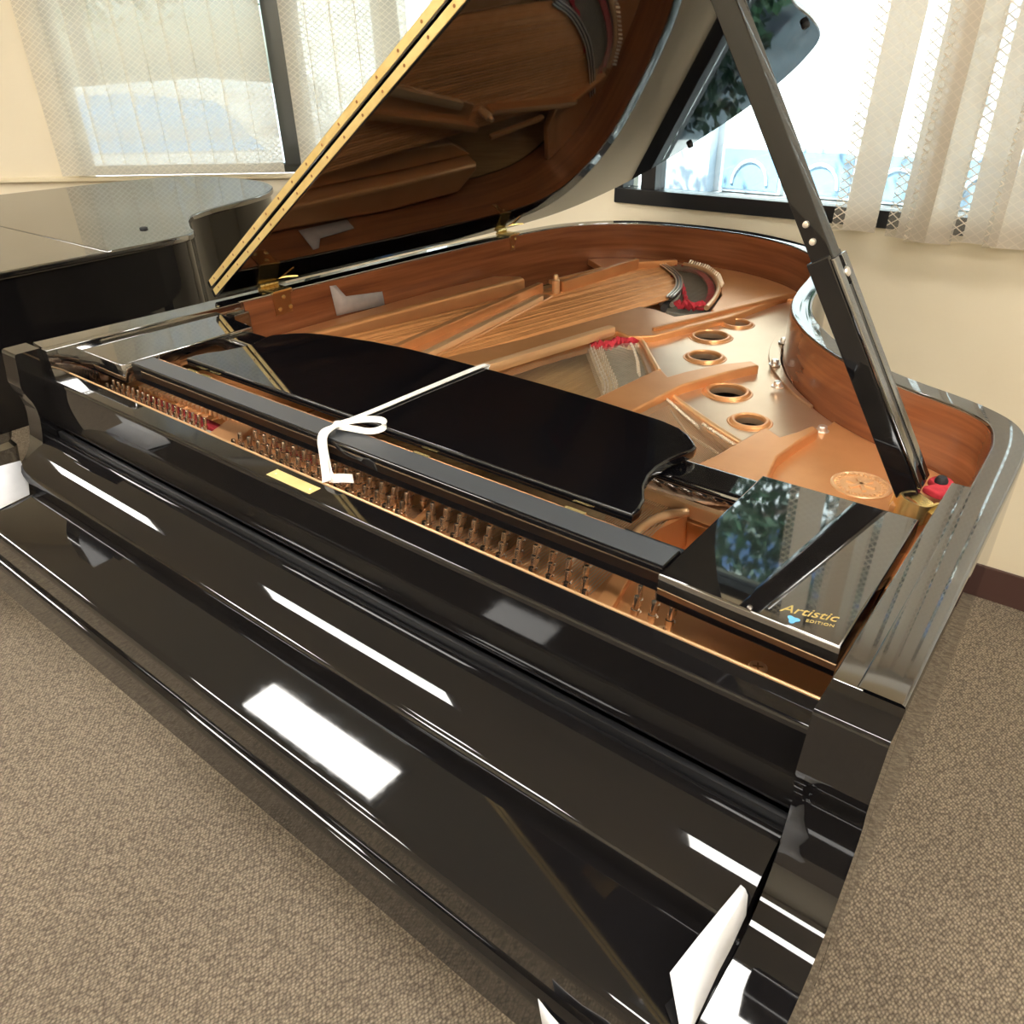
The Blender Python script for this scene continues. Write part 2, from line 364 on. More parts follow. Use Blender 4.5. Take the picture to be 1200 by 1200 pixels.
# ceiling troffers; the large ones are added to keep up the room's light level
for (tx, ty, hw, hd_, lab) in ((-1.345, .80, .42, .085, 'small white framed ceiling light over the raised piano lid'), (.70, .80, .42, .085, 'small white framed ceiling light over the treble side of the open piano'),
        (-1.12, -1.83, .19, .12, 'small square ceiling light above the keyboard side of the room'), (-3.6, -.75, .58, .14, None), (-1.4, -.75, .58, .14, None), (.8, -.75, .58, .14, None), (2.5, -.75, .58, .14, None), (-3.6, -3.2, .58, .28, None), (-1.4, -3.2, .58, .28, None), (.8, -3.2, .58, .28, None), (2.5, -3.2, .58, .28, None), (2.4, .8, .42, .14, 'small white framed ceiling light beside the right wall')):
    t = empty('ceiling_light', (tx, ty, ZC), lab or 'large white framed ceiling light in the rows away from the windows', 'ceiling light', 'ceiling troffers')
    a, b2 = hw+.03, hd_+.03
    for lo, hi in (((-a, -b2, -.03), (a, -hd_, 0)), ((-a, hd_, -.03), (a, b2, 0)), ((-a, -hd_, -.03), (-hw, hd_, 0)), ((hw, -hd_, -.03), (a, hd_, 0))):
        o = box('frame', lo, hi, 'white_enamel', t, .003)
    box('diffuser', (-hw, -hd_, -.022), (hw, hd_, -.012), 'troffer', t)

# ================================================================== GRAND PIANO
ZT = .99
piano = empty('grand_piano', (0, .7, 0), 'open black lacquered grand piano with raised lid, mahogany inner rim and bronze plate', 'piano')
def P_(o): return inv(o, piano)
inner = [(.714, .045), (.714, .2), (.714, .4), (.714, .52), (.711, .585), (.697, .634), (.666, .664), (.622, .687), (.583, .703), (.535, .727), (.487, .757), (.431, .804), (.371, .871), (.316, .956), (.282, 1.035), (.258, 1.131), (.235, 1.266), (.199, 1.404), (.148, 1.477), (.069, 1.542), (-.045, 1.592), (-.15, 1.607), (-.252, 1.606), (-.34, 1.595), (-.42, 1.565), (-.498, 1.50), (-.545, 1.42), (-.572, 1.314), (-.588, 1.2), (-.620, .85), (-.648, .5), (-.672, .2), (-.688, .045)]
ip = cr(inner, 5)
def offs(pts, f):
    out = []; n = len(pts)
    for i, p in enumerate(pts):
        d = (pts[min(i+1, n-1)]-pts[max(i-1, 0)]).normalized(); nn = Vector((d.y, -d.x)); out.append(p+nn*f(p))
    return out
thk = lambda p: .038 if p.x > -.5 else (.038+.02*min(1, max(0, (1.35-p.y)/.3)))
op = offs(ip, thk)
def ring(name, sec, mat, uv=False, i0=0, i1=None):
    a = ip[i0:i1]; b2 = op[i0:i1]; n = len(a); k = len(sec); v, f = [], []
    L = [0]
    for i in range(1, n): L.append(L[-1]+(a[i]-a[i-1]).length)
    for i in range(n):
        for t, z in sec: q = a[i].lerp(b2[i], t); v.append((q.x, q.y, z))
    for i in range(n-1):
        for j in range(k): f.append((i*k+j, i*k+(j+1) % k, (i+1)*k+(j+1) % k, (i+1)*k+j))
    f += [tuple(range(k)), tuple((n-1)*k+j for j in range(k))[::-1]]
    o = wnorm(from_py(name, v, f, mat, None, 40))
    if uv:
        ul = o.data.uv_layers.new(name='UVMap')
        for lp in o.data.loops: ul.data[lp.index].uv = (L[lp.vertex_index//k], v[lp.vertex_index][2])
    return o
P_(ring('rim', [(0, .60), (0, .9865), (.03, .9895), (.08, ZT), (.88, ZT), (.96, .9885), (1, .984), (1, .60)], 'black'))
P_(ring('inner_rim', [(-.035, .835), (-.035, .984), (-.012, .9862), (.02, .985), (.02, .835)], 'mahogany', True, 12, 152))
bot = [(p.x, p.y) for p in ip]
P_(prism('bottom_board', bot, .60, .622, 'black_satin'))
# arms (cheeks): S-shaped front profile
arm_raw = [(.043, .988), (.041, ZT), (.003, ZT), (0, .9885), (-.0015, .985), (-.0035, .97), (-.0065, .95), (-.009, .936), (-.0085, .926), (-.005, .913), (0, .9), (.0022, .885), (.002, .868), (-.001, .85), (-.0055, .83), (-.0125, .811), (-.022, .795), (-.034, .782), (-.048, .7735), (-.064, .7685), (-.082, .7665), (-.12, .766), (-.160, .766), (-.166, .7645), (-.1705, .761), (-.172, .755), (-.172, .690), (.043, .690)]
arm_prof = arm_raw[:3]+[(p.x, p.y) for p in cr(arm_raw[3:22], 3)]+arm_raw[22:]
P_(extrude_x('arm', arm_prof, .697, .752, 'black_dusty', None, 28)); P_(extrude_x('arm', arm_prof, -.748, -.694, 'black_dusty', None, 28))
# inner cheek panels beside the music desk
P_(box('cheek_panel', (.696, .0425, .84), (.7205, .44, .9895), 'black', None, .0015))
P_(prism('cheek_panel', [(-.692, .0425), (-.672, .0425), (-.648, .425), (-.668, .425)], .84, .9895, 'black', None, bev=.0015))
P_(box('cheek_block', (-.664, .395, .90), (-.632, .432, .972), 'black', None, .003))
lathe_b = lathe('catch_button', [(0, .004), (.004, .004), (.005, .002), (.005, 0)], 'nickel', None, 14)
lathe_b.matrix_basis = Matrix.Translation((-.632, .414, .945)) @ Matrix.Rotation(math.pi/2, 4, 'Y'); P_(lathe_b)
# stretcher / name board
xi0, xi1 = -.694, .697
P_(extrude_x('stretcher', [(.067, .84), (.067, .939), (.0655, .941), (.0345, .941), (.0315, .9398), (.0302, .937), (.030, .933), (.030, .842), (.033, .84)], xi0, xi1, 'black_dusty', None, 28))
P_(box('copper_edge_strip', (xi0+.002, .0668, .930), (xi1-.002, .0700, .9418), 'plate_rim_light', None, .001))
# closed key lid: hinge roll, convex panel, front lip
P_(box('key_lid_hinge', (xi0+.004, .022, .822), (xi1-.004, .0305, .8365), 'black_satin', None, .002))
kl = [(.0225, .800), (.0225, .822), (.0205, .8262), (.016, .8275), (.008, .8268), (-.004, .824), (-.018, .8192), (-.032, .8125), (-.046, .8035), (-.057, .7955), (-.0625, .791), (-.0645, .7865), (-.065, .782), (-.065, .7672), (-.03, .7672), (.0, .79)]
P_(extrude_x('key_lid', kl, xi0+.002, xi1-.003, 'black_dusty', None, 28))
# front cover over the keys and key bed
fc = [(-.03, .7655), (-.158, .7655), (-.1635, .7645), (-.1675, .7617), (-.1692, .7575), (-.1695, .752), (-.1695, .706), (-.05, .706)]
P_(extrude_x('key_slip', fc, xi0+.001, xi1-.001, 'black_dusty', None, 28))
kb = [(.04, .6895), (-.05, .705), (-.166, .705), (-.172, .7040), (-.1765, .7012), (-.1785, .6965), (-.179, .690), (-.179, .632), (-.176, .622), (-.168, .617), (.04, .617)]
P_(extrude_x('key_bed', [(.04, .6895)]+[(y, min(z, .7045)) for y, z in kb[1:]], xi0+.001, xi1-.001, 'black_dusty', None, 28))
P_(box('key_bed_end', (.6965, -.1745, .617), (.752, .043, .6895), 'black', None, .004)); P_(box('key_bed_end', (-.748, -.1745, .617), (-.6935, .043, .6895), 'black', None, .004))
for sx in (-.69, .69):
    for yy in (.006,): pass
lb = box('name_label', (-.0455, .038, .941), (.0455, .0565, .9416), 'brass_worn', None, .0003); P_(lb)
for lx in (-.036, .036):
    s_ = lathe('label_screw', [(0, .0006), (.0013, .0005), (.0016, 0)], 'nickel', None, 10, (lx, .047, .9416)); P_(s_)

# ---- music desk frame: wings, rails, folded desk
ZW = .982
def wing(nm, pts): return P_(prism(nm, pts, ZW-.034, ZW, 'black', None, bev=.0022))
wr = wing('desk_wing', [(.513, .096), (.60, .0935), (.688, .092), (.687, .348), (.513, .346)])
wl_ = wing('desk_wing', [(-.508, .099), (-.512, .093), (-.53, .0915), (-.62, .091), (-.684, .0905), (-.662, .372), (-.508, .352)])
P_(box('desk_front_rail', (-.506, .108, .950), (.511, .1475, ZW-.0012), 'black_dusty', None, .0025))
simple('rail_sheen', (.055, .06, .066, 1), .42)
P_(box('rail_top_sheen', (-.504, .1115, ZW-.0014), (.509, .1465, ZW-.0004), 'rail_sheen', None, .0003))  # grey strip paints the sheen along the rail's top
P_(box('desk_hinge_ledge', (-.506, .1478, .955), (.511, .160, .974), 'black_satin', None, .001))
rb_ = [(.289, .952), (.289, .966), (.292, .973), (.298, .9755), (.338, .9755), (.345, .973), (.3465, .967), (.3465, .952)]
P_(extrude_x('desk_rear_rail', rb_, -.506, .511, 'black', None, 28))
rh = [(.443, .163), (.4435, .178), (.437, .20), (.4225, .224), (.4135, .25), (.411, .275), (.4135, .303), (.419, .325), (.4245, .341), (.4235, .352), (.415, .362), (.401, .376), (.38, .390), (.35, .398), (.30, .403), (.24, .408), (.15, .4125), (.05, .4145)]
desk_poly = rh+[(-x*.95, y-.03*max(0, (x-.2)/.24)*(1 if y > .3 else .0)) for x, y in rh[::-1]]
desk = P_(prism('music_desk', desk_poly, .9785, .992, 'black_lid', None, bev=.0028))
for hx in (-.395, -.355, .135, .375):
    P_(box('desk_hinge', (hx-.014, .150, .9742), (hx+.014, .158, .9772), 'brass', None, .0006))
tube_path = [(-.50, .154, .9755), (.44, .154, .9755)]
P_(tube('hinge_pin', tube_path, .0015, 'brass_dark', None, 6))
# decal on the treble wing
def text_obj(nm, txt, size, loc, rotz, mat, shear=0.0, spacing=1.0):
    cu = bpy.data.curves.new(nm, 'FONT'); cu.body = txt; cu.size = size; cu.shear = shear; cu.extrude = .00015; cu.space_character = spacing; cu.resolution_u = 3
    to = bpy.data.objects.new(nm+'_tmp', cu); COL.objects.link(to); dg = bpy.context.evaluated_depsgraph_get()
    me = bpy.data.meshes.new_from_object(to.evaluated_get(dg)); me.name = nm; bpy.data.objects.remove(to); bpy.data.curves.remove(cu); me.materials.clear(); me.materials.append(M[mat])
    o = link(bpy.data.objects.new(nm, me)); o.matrix_basis = Matrix.Translation(loc) @ Matrix.Rotation(rotz, 4, 'Z'); return o
def sub(o, par): o.parent = par; o.matrix_parent_inverse = par.matrix_world.inverted() if par.parent is None else (par.parent.matrix_basis @ par.matrix_parent_inverse @ par.matrix_basis).inverted(); return o
sub(text_obj('decal_lettering', 'Artistic', .0165, (.628, .110, ZW+.0002), math.radians(17), 'gold_print', .45, .98), wr)
sub(text_obj('decal_lettering', 'EDITION', .0056, (.652, .1085, ZW+.0002), math.radians(17), 'gold_print', .2, 1.1), wr)
em = []
for k in range(24):
    t = 2*math.pi*k/24; r = .0048*(1+.28*math.sin(3*t)); em.append((.6425+r*math.cos(t), .1045+r*math.sin(t)))
sub(prism('decal_emblem', em, ZW+.0001, ZW+.0005, 'blue_print'), wr)

# ---- soundboard, plate webs and struts
ins = offs(ip, lambda p: -.003)
P_(prism('soundboard', [(p.x, p.y) for p in ins if p.y > .30], .822, .832, 'spruce'))
def ccirc(c, r, n=28): return [(c[0]+r*math.cos(2*math.pi*i/n), c[1]+r*math.sin(2*math.pi*i/n)) for i in range(n)]
rim_in = offs(ip, lambda p: -.0035)
def rimseg(a, b2):   # inner-rim points between two y-ordered markers along the path
    ia = min(range(len(rim_in)), key=lambda i: (rim_in[i]-Vector(a)).length); ib = min(range(len(rim_in)), key=lambda i: (rim_in[i]-Vector(b2)).length)
    return [(p.x, p.y) for p in rim_in[ia:ib+1]]
holes = [((.123, 1.168), .027), ((.115, 1.053), .035), ((.162, .930), .031), ((.277, .785), .033), ((.362, .688), .025)]
web = rimseg((.69, .46), (.175, 1.45))+[(.12, 1.33), (.067, 1.138), (.013, .984), (-.02, .955), (.03, .90), (.105, .80), (.155, .735), (.20, .705), (.26, .655), (.315, .615), (.385, .565), (.41, .53), (.46, .45), (.50, .37), (.69, .36)]
horn = P_(prism('plate_web', web, .872, .886, 'plate_web', None, [ccirc(c, r) for c, r in holes], .0015))
for c, r in holes:
    prof = [(r+.013, .8855), (r+.011, .8872), (r+.0085, .8872), (r+.007, .8885), (r+.004, .8912), (r+.001, .8912), (r-.001, .889), (r-.001, .8835)]
    sub(lathe('hole_collar', prof, 'plate_gold', None, 32, (c[0], c[1], 0)), horn)
P_(prism('hole_shade_sheet', web, .834, .842, 'hole_shade_brown'))  # dark sheet below the web, painting the shade seen through its holes
# treble corner flange (flat bronze area carrying the medallion)
corner = rimseg((.708, .36), (.475, .767))+[(.468, .70), (.47, .655), (.455, .60), (.46, .53), (.50, .45), (.55, .36)]
P_(prism('plate_flange', corner, .874, .8905, 'plate_gold', None, bev=.003))
# tail flange beyond the bass hitch pins
tail = rimseg((.185, 1.43), (-.50, 1.497))+[(-.40, 1.43), (-.345, 1.43), (-.32, 1.50), (-.28, 1.565), (-.205, 1.585), (-.127, 1.545), (-.055, 1.455), (.0, 1.35), (.035, 1.22), (.085, 1.20), (.125, 1.40)]
P_(prism('plate_flange', tail, .874, .892, 'plate_gold', None, bev=.003))
# bass side flange with a rounded shoulder
bassfl = [(-.655, .44), (-.642, .60), (-.612, .95), (-.598, 1.13), (-.53, 1.20), (-.49, 1.19), (-.45, .95), (-.50, .60), (-.53, .44)]
P_(prism('plate_flange', [(-.646, .44), (-.634, .60), (-.607, .93), (-.57, 1.15), (-.505, 1.19), (-.487, 1.18), (-.53, .93), (-.575, .60), (-.60, .44)], .84, .905, 'plate_gold', None, bev=.010))
P_(prism('plate_flange', [(-.59, .40), (-.565, .60), (-.52, .93), (-.48, 1.18), (-.45, 1.10), (-.47, .90), (-.505, .60), (-.53, .40)], .84, .872, 'plate_gold', None, bev=.003))
# strut A: channel with two raised lips, post, tail wall
P_(prism('plate_strut', [(-.345, .40), (-.335, .56), (-.365, .846), (-.39, 1.10), (-.335, 1.10), (-.285, .769), (-.262, .58), (-.25, .40)], .872, .898, 'plate_gold', None, bev=.003))
P_(beam('plate_strut', (-.33, .40, .904), (-.388, 1.12, .906), .017, .026, 'plate_gold', None, .005))
P_(beam('plate_strut', (-.258, .40, .900), (-.337, 1.05, .902), .022, .020, 'plate_rim_light', None, .008))
P_(lathe('plate_post', [(.010, .86), (.010, .925), (.006, .929), (.006, .936), (.0045, .939), (0, .939)], 'plate_rim_light', None, 16, (-.352, 1.135, 0)))
P_(beam('plate_strut', (-.345, 1.15, .893), (-.315, 1.475, .893), .016, .056, 'plate_gold', None, .006))
P_(beam('plate_strut', (-.318, 1.47, .890), (-.245, 1.575, .884), .016, .044, 'plate_gold', None, .006))
P_(beam('plate_strut', (-.42, 1.20, .897), (-.36, 1.37, .905), .012, .012, 'plate_gold', None, .004))
# strut B between bass and tenor
sB = [(-.29, .40), (-.25, .586), (-.182, .80), (-.105, 1.13), (-.06, 1.128), (.0, 1.105), (.049, 1.18), (.118, 1.47), (.150, 1.445), (.105, 1.165), (.03, .955), (-.012, .925), (-.05, .940), (-.102, .752), (-.138, .579), (-.175, .40)]
P_(prism('plate_strut', sB, .868, .900, 'plate_gold', None, bev=.004))
P_(beam('plate_strut', (-.170, .40, .904), (-.052, .925, .906), .022, .022, 'plate_rim_light', None, .008))
P_(beam('plate_strut', (.012, .985, .900), (.150, 1.40, .902), .010, .014, 'plate_gold', None, .004))
sC = [(.07, .38), (.118, .579), (.135, .770), (.146, .781), (.172, .757), (.187, .80), (.223, .872), (.262, .920), (.283, .905), (.250, .835), (.214, .735), (.207, .66), (.20, .58), (.165, .38)]
P_(prism('plate_strut', sC, .868, .903, 'plate_gold', None, bev=.004))
sD = [(.355, .38), (.386, .498), (.404, .628), (.412, .636), (.438, .618), (.452, .65), (.463, .688), (.476, .676), (.468, .62), (.462, .55), (.478, .47), (.53, .38)]
P_(prism('plate_strut', sD, .868, .908, 'plate_gold', None, bev=.004))
# nose edge rib along the treble hitch rows
P_(tube('plate_rib', cr([(.205, .712, .888), (.27, .668, .889), (.335, .628, .889), (.392, .598, .888)], 4), .0045, 'plate_rim_light', None, 8))
P_(tube('plate_rib', cr([(-.018, .965, .89), (.02, .93, .89), (.07, .87, .89), (.13, .80, .89)], 4), .005, 'plate_rim_light', None, 8))
# gasket strip with bolts on the bent side
gi = [p for p in ip if .80 < p.y < 1.37 and p.x > .15]
gs = [(p.x-.004, p.y) for p in offs(gi, lambda p: -.002)]+[(p.x, p.y) for p in offs(gi, lambda p: -.003-.026*math.sin(math.pi*min(1, max(0, (p.y-.78)/.62)))**.7)][::-1]
P_(prism('bent_side_strip', gs, .886, .8915, 'plate_web', None, bev=.001))
def bolt(c, z, r=.0075):
    o = lathe('plate_bolt', [(r*1.5, 0), (r*1.5, .002), (r, .0025), (r, .008), (r*.8, .0105), (0, .0115)], 'nickel', None, 12, (c[0], c[1], z)); return P_(o)
for c in ((.262, 1.085), (.297, .95), (.345, .845)): bolt(c, .893)
for c in ((.472, .712), (.612, .633), (.205, 1.36)): bolt(c, .889)
# bass hitch hardware
P_(prism('string_bed', [(-.31, 1.575), (-.20, 1.588), (-.12, 1.55), (-.05, 1.46), (.005, 1.35), (.04, 1.215), (-.08, 1.215), (-.125, 1.33), (-.19, 1.44), (-.27, 1.52)], .862, .870, 'string_bed'))
P_(prism('string_bed', [(-.115, .955), (-.02, .975), (.06, .885), (.125, .79), (.13, .66), (.10, .665)], .860, .868, 'string_bed'))
P_(tube('bass_bridge', cr([(-.305, 1.565, .868), (-.245, 1.515, .868), (-.175, 1.44, .868), (-.125, 1.345, .868), (-.10, 1.245, .868)], 4), .011, 'graphite', None, 8))
P_(tube('bass_bridge_cap', cr([(-.312, 1.575, .874), (-.255, 1.522, .876), (-.185, 1.45, .877), (-.138, 1.35, .877), (-.112, 1.245, .877)], 4), .0045, 'nickel', None, 8))
P_(tube('bass_bridge_cap', cr([(-.290, 1.55, .880), (-.225, 1.50, .880), (-.155, 1.425, .880), (-.105, 1.33, .880), (-.08, 1.245, .880)], 4), .007, 'nickel', None, 8))
P_(tube('hitch_rail', cr([(-.225, 1.582, .893), (-.16, 1.562, .893), (-.09, 1.495, .893), (-.035, 1.405, .893), (.0, 1.31, .893), (.02, 1.225, .893)], 4), .0065, 'plate_rim_light', None, 8))
P_(ribbon_band('hitch_felt', cr([(-.225, 1.568, .886), (-.165, 1.548, .886), (-.105, 1.485, .886), (-.052, 1.40, .886), (-.015, 1.31, .886), (.002, 1.23, .886)], 4), lambda t: (.6, .6, 0), .016, .005, 'felt_red'))
def weave(nm, pts, amp, r, mat):
    pth = []; P0 = cr(pts, 8)
    for i, p in enumerate(P0): pth.append((p.x, p.y, p.z+amp*math.sin(i*1.9)))
    return P_(tube(nm, pth, r, mat, None, 6))
weave('string_felt', [(-.195, 1.455, .886), (-.13, 1.39, .886), (-.075, 1.30, .886), (-.03, 1.235, .886)], .006, .006, 'felt_red')
weave('string_felt', [(-.06, 1.225, .888), (-.02, 1.235, .89), (.005, 1.25, .89)], .006, .009, 'felt_red')
weave('string_felt', [(-.30, 1.535, .884), (-.26, 1.56, .884), (-.21, 1.57, .884)], .004, .006, 'felt_red')
weave('string_felt', [(-.065, .865, .884), (-.035, .885, .888), (-.025, .915, .888), (.0, .935, .888)], .006, .008, 'felt_red')
P_(ribbon_band('bass_bridge_plate', cr([(-.300, 1.560, .8955), (-.238, 1.510, .8955), (-.166, 1.433, .8955), (-.114, 1.338, .8955), (-.090, 1.25, .8955)], 5), lambda t: (.7, .7, 0), .020, .0025, 'graphite'))
for k_, dd in enumerate((-.0085, 0, .0085)):
    P_(tube('bass_bridge_wire', [(p.x+dd*.7, p.y+dd*.7, .898) for p in cr([(-.300, 1.560, 0), (-.238, 1.510, 0), (-.166, 1.433, 0), (-.114, 1.338, 0), (-.090, 1.25, 0)], 5)], .0022, 'nickel', None, 6))
# tenor bridge with pins
tb0 = [(-.125, .955), (-.085, .90), (-.03, .835), (.03, .765), (.085, .70), (.135, .61), (.17, .50), (.2, .40)]
tbp = cr([(a, b2, .868) for a, b2 in tb0], 5)
P_(ribbon_band('tenor_bridge', tbp, lambda t: (.75, .65, 0), .032, .022, 'bridge_wood'))
pv = []
for i, p in enumerate(cr([(a, b2, .885) for a, b2 in tb0[:6]], 9)):
    for sgn in (-1, 1):
        q = Vector((p.x, p.y, .878))+Vector((.75, .65, 0))*(.007*sgn+(.003 if i % 2 else -.003)); pv.append([q, q+Vector((.002*sgn, 0, .012))])
P_(tag(tubes('bridge_pins', pv, .0013, 'nickel', None, 4), kind='stuff'))
# strings
def strset(nm, ends, r, mat, z0=.905, z1=.884, k=5):
    pa = []
    for (a, b2) in ends: pa.append([(a[0], a[1], z0), (b2[0], b2[1], z1)])
    return P_(tag(tubes(nm, pa, r, mat, None, k), kind='stuff'))
def lerp(a, b2, t): return (a[0]+(b2[0]-a[0])*t, a[1]+(b2[1]-a[1])*t)
def polyat(pts, t):
    s = t*(len(pts)-1); i = min(int(s), len(pts)-2); return lerp(pts[i], pts[i+1], s-i)
br = [(-.30, 1.555), (-.24, 1.505), (-.17, 1.43), (-.12, 1.34), (-.095, 1.245)]
strset('bass_strings', [(lerp((-.63, .15), (-.285, .15), i/47), polyat(br, i/47)) for i in range(48)], .0026, 'copper_wire', .895, .890, 6)
hr = [(-.225, 1.582), (-.16, 1.562), (-.09, 1.495), (-.035, 1.405), (.0, 1.31), (.02, 1.225)]
strset('bass_string_tails', [(polyat(br, i/47), polyat(hr, i/47)) for i in range(48)], .0007, 'steel_wire', .889, .892, 4)
tb2 = [(-.105, .935), (-.06, .87), (.0, .80), (.06, .73), (.11, .66)]
strset('tenor_strings', [(lerp((-.21, .12), (.09, .12), i/47), polyat(tb2, i/47)) for i in range(48)], .00045, 'steel_wire', .9, .885, 4)
th = [(-.022, .968), (.02, .915), (.06, .855), (.11, .79)]
strset('tenor_string_tails', [(polyat(tb2, i/39), polyat(th, i/39)) for i in range(40)], .0004, 'steel_wire', .885, .886, 4)
tr1 = [(.205, .69), (.265, .645), (.33, .605), (.395, .575)]
strset('treble_strings', [(lerp((.12, .12), (.42, .12), i/77), polyat(tr1, i/77)) for i in range(78)], .0006, 'steel_wire', .9, .889, 4)
def pinrow(nm, pts, n, h, r, tilt, z):
    pa = []
    for i in range(n):
        a = polyat(pts, i/(n-1)); pa.append([(a[0], a[1], z), (a[0]+tilt[0], a[1]+tilt[1], z+h)])
    return P_(tag(tubes(nm, pa, r*1.25, 'pin_cream', None, 6), kind='stuff'))
pinrow('hitch_pins', [(.20, .698), (.255, .655), (.305, .618)], 22, .008, .0019, (-.003, -.005), .885)
pinrow('hitch_pins', [(.312, .628), (.35, .606), (.388, .585)], 17, .008, .0019, (-.003, -.005), .885)
pinrow('hitch_pins', [(.232, .66), (.30, .59), (.37, .555)], 34, .006, .0012, (.0, -.004), .882)
pinrow('hitch_pins', [(-.026, .955), (.02, .90), (.06, .845), (.098, .785)], 24, .009, .002, (-.003, -.004), .878)
pinrow('hitch_pins', [(-.215, 1.592), (-.15, 1.567), (-.08, 1.495), (-.03, 1.41)], 22, .009, .002, (.004, .004), .895)
# treble hitch field web under the short strings
P_(prism('plate_web', [(.155, .72), (.20, .702), (.30, .628), (.398, .58), (.392, .53), (.35, .40), (.20, .40)], .866, .878, 'plate_web', None, bev=.001))
# pin block web in front
P_(prism('plate_web', [(-.684, .07), (.694, .07), (.694, .25), (-.665, .25)], .868, .892, 'plate_gold', None, bev=.002))
# capo section behind the front rail: bars, rib and pocket
P_(beam('plate_capo_bar', (.345, .362, .899), (.545, .352, .899), .020, .022, 'plate_rim_light', None, .004))
P_(prism('plate_web', [(.30, .345), (.69, .345), (.69, .372), (.30, .372)], .83, .886, 'plate_gold', None, bev=.002))
P_(tube('plate_rib', cr([(.392, .255, .890), (.393, .285, .8965), (.404, .318, .9), (.424, .345, .9)], 5), .0062, 'plate_rim_light', None, 10))
P_(beam('plate_rib', (.392, .255, .865), (.423, .345, .872), .008, .05, 'plate_gold', None, .002))
P_(box('plate_pocket_floor', (.30, .24, .828), (.69, .35, .84), 'plate_gold'))
P_(box('plate_web', (.30, .232, .83), (.69, .252, .892), 'plate_gold', None, .003))
P_(beam('plate_web', (.548, .25, .862), (.556, .35, .862), .02, .055, 'plate_gold', None, .003))
P_(box('damper_felt', (.41, .262, .84), (.47, .285, .852), 'felt_green', None, .002))
# ridges across the pin block web
for (a, b2, w_) in (((.452, .068), (.425, .20), .020), ((-.262, .068), (-.32, .21), .060), ((.165, .068), (.135, .20), .012)):
    P_(beam('plate_ridge', (a[0], a[1]+.004, .896), (b2[0], b2[1], .897), w_, .012, 'plate_gold', None, .003))
# tuning pins
simple('pin_steel', (.80, .66, .52, 1), .24, 1.0)
tp = lathe('tuning_pin', [(.0055, 0), (.0055, .001), (.0036, .0015), (.0036, .010), (.0049, .0105), (.0049, .0165), (.0036, .017), (.0034, .031), (.0028, .033), (0, .033)], 'pin_steel', None, 10)
first = True
def pin(x_, y_, z_, s=1.0):
    global first
    m = Matrix.Translation((x_, y_, z_)) @ Matrix.Rotation(math.radians(-6), 4, 'X') @ Matrix.Scale(s, 4)
    if first: o = tp; o.matrix_basis = m; first = False
    else: o = tp.copy(); COL.objects.link(o); o.matrix_basis = m
    P_(o)
xx = -.215
while xx < .43:
    for r_ in range(4):
        px, py = xx-.0115*r_, .094+.0195*r_
        if abs(px-(.165-.23*(py-.068))) < .012 or px < -.235 or abs(px-(.452-.2*(py-.068))) < .017: continue
        pin(px, py, .891)
    xx += .0238
for r_, q in enumerate((.478, .497, .516)):
    for k in range(2): pin(q-.006*k, .118+.018*k+.003*r_, .891)
xx = -.62
while xx < -.315:
    for r_ in range(3): pin(xx-.006*r_, .090+.015*r_, .891, .85)
    xx += .0175
ag = None
for i in range(26):
    m = Matrix.Translation((-.60+i*.0125, .158+.0006*i, .891)) @ Matrix.Rotation(math.radians(25), 4, 'Z')
    if ag is None: ag = box('agraffe', (-.0028, -.007, 0), (.0028, .007, .014), 'plate_rim_light', None, .001); ag.matrix_basis = m; o = ag
    else: o = ag.copy(); COL.objects.link(o); o.matrix_basis = m
    P_(o)
P_(box('tuning_felt', (-.55, .128, .891), (-.30, .146, .9005), 'felt_red', None, .003))
P_(box('tuning_felt', (-.47, .112, .891), (-.315, .125, .898), 'felt_cream', None, .003))
P_(prism('tuning_felt', [(-.05, .15), (-.20, .15), (-.20, .162), (-.05, .162)], .892, .899, 'felt_red', None, bev=.002))
for c in ((.512, .121), (.613, .128), (.30, .113)):
    o = lathe('plate_screw', [(.0095, 0), (.0095, .0015), (.008, .003), (.006, .0028), (0, .0022)], 'plate_rim_light', None, 18, (c[0], c[1], .8915)); P_(o)
    for rz in (.4, 1.97): sub(beam('screw_slot', (c[0]-.005*math.cos(rz), c[1]-.005*math.sin(rz), .8942), (c[0]+.005*math.cos(rz), c[1]+.005*math.sin(rz), .8942), .0016, .001, 'brass_dark'), o)
# medallion cast on the treble flange
mc = (.577, .566); zf = .8905
md = lathe('medallion', [(.040, -.001), (.040, .0012), (.0385, .0022), (.0365, .0022), (.035, .0008), (.0, .0008)], 'plate_rim_light', None, 40, (mc[0], mc[1], zf)); P_(md)
for i in range(30):
    t = 2*math.pi*i/30; o = lathe('wreath_leaf', [(.0036, 0), (.003, .002), (0, .003)], 'plate_rim_light', None, 6); o.matrix_basis = Matrix.Translation((mc[0]+.0305*math.cos(t), mc[1]+.0305*math.sin(t), zf+.0008)) @ Matrix.Rotation(t+.6, 4, 'Z') @ Matrix.Diagonal((1.3, .7, 1, 1)); inv(o, piano); o.matrix_parent_inverse = Matrix.Identity(4); o.parent = md; o.matrix_parent_inverse = (piano.matrix_basis @ md.matrix_parent_inverse @ md.matrix_basis).inverted()
for a in (0, 60, 120):
    ca, sa = math.cos(math.radians(a)), math.sin(math.radians(a)); o = beam('crest_bar', (mc[0]-.020*ca, mc[1]-.020*sa, zf+.0018), (mc[0]+.020*ca, mc[1]+.020*sa, zf+.0018), .006, .003, 'plate_rim_light', None, .001); sub(o, md)
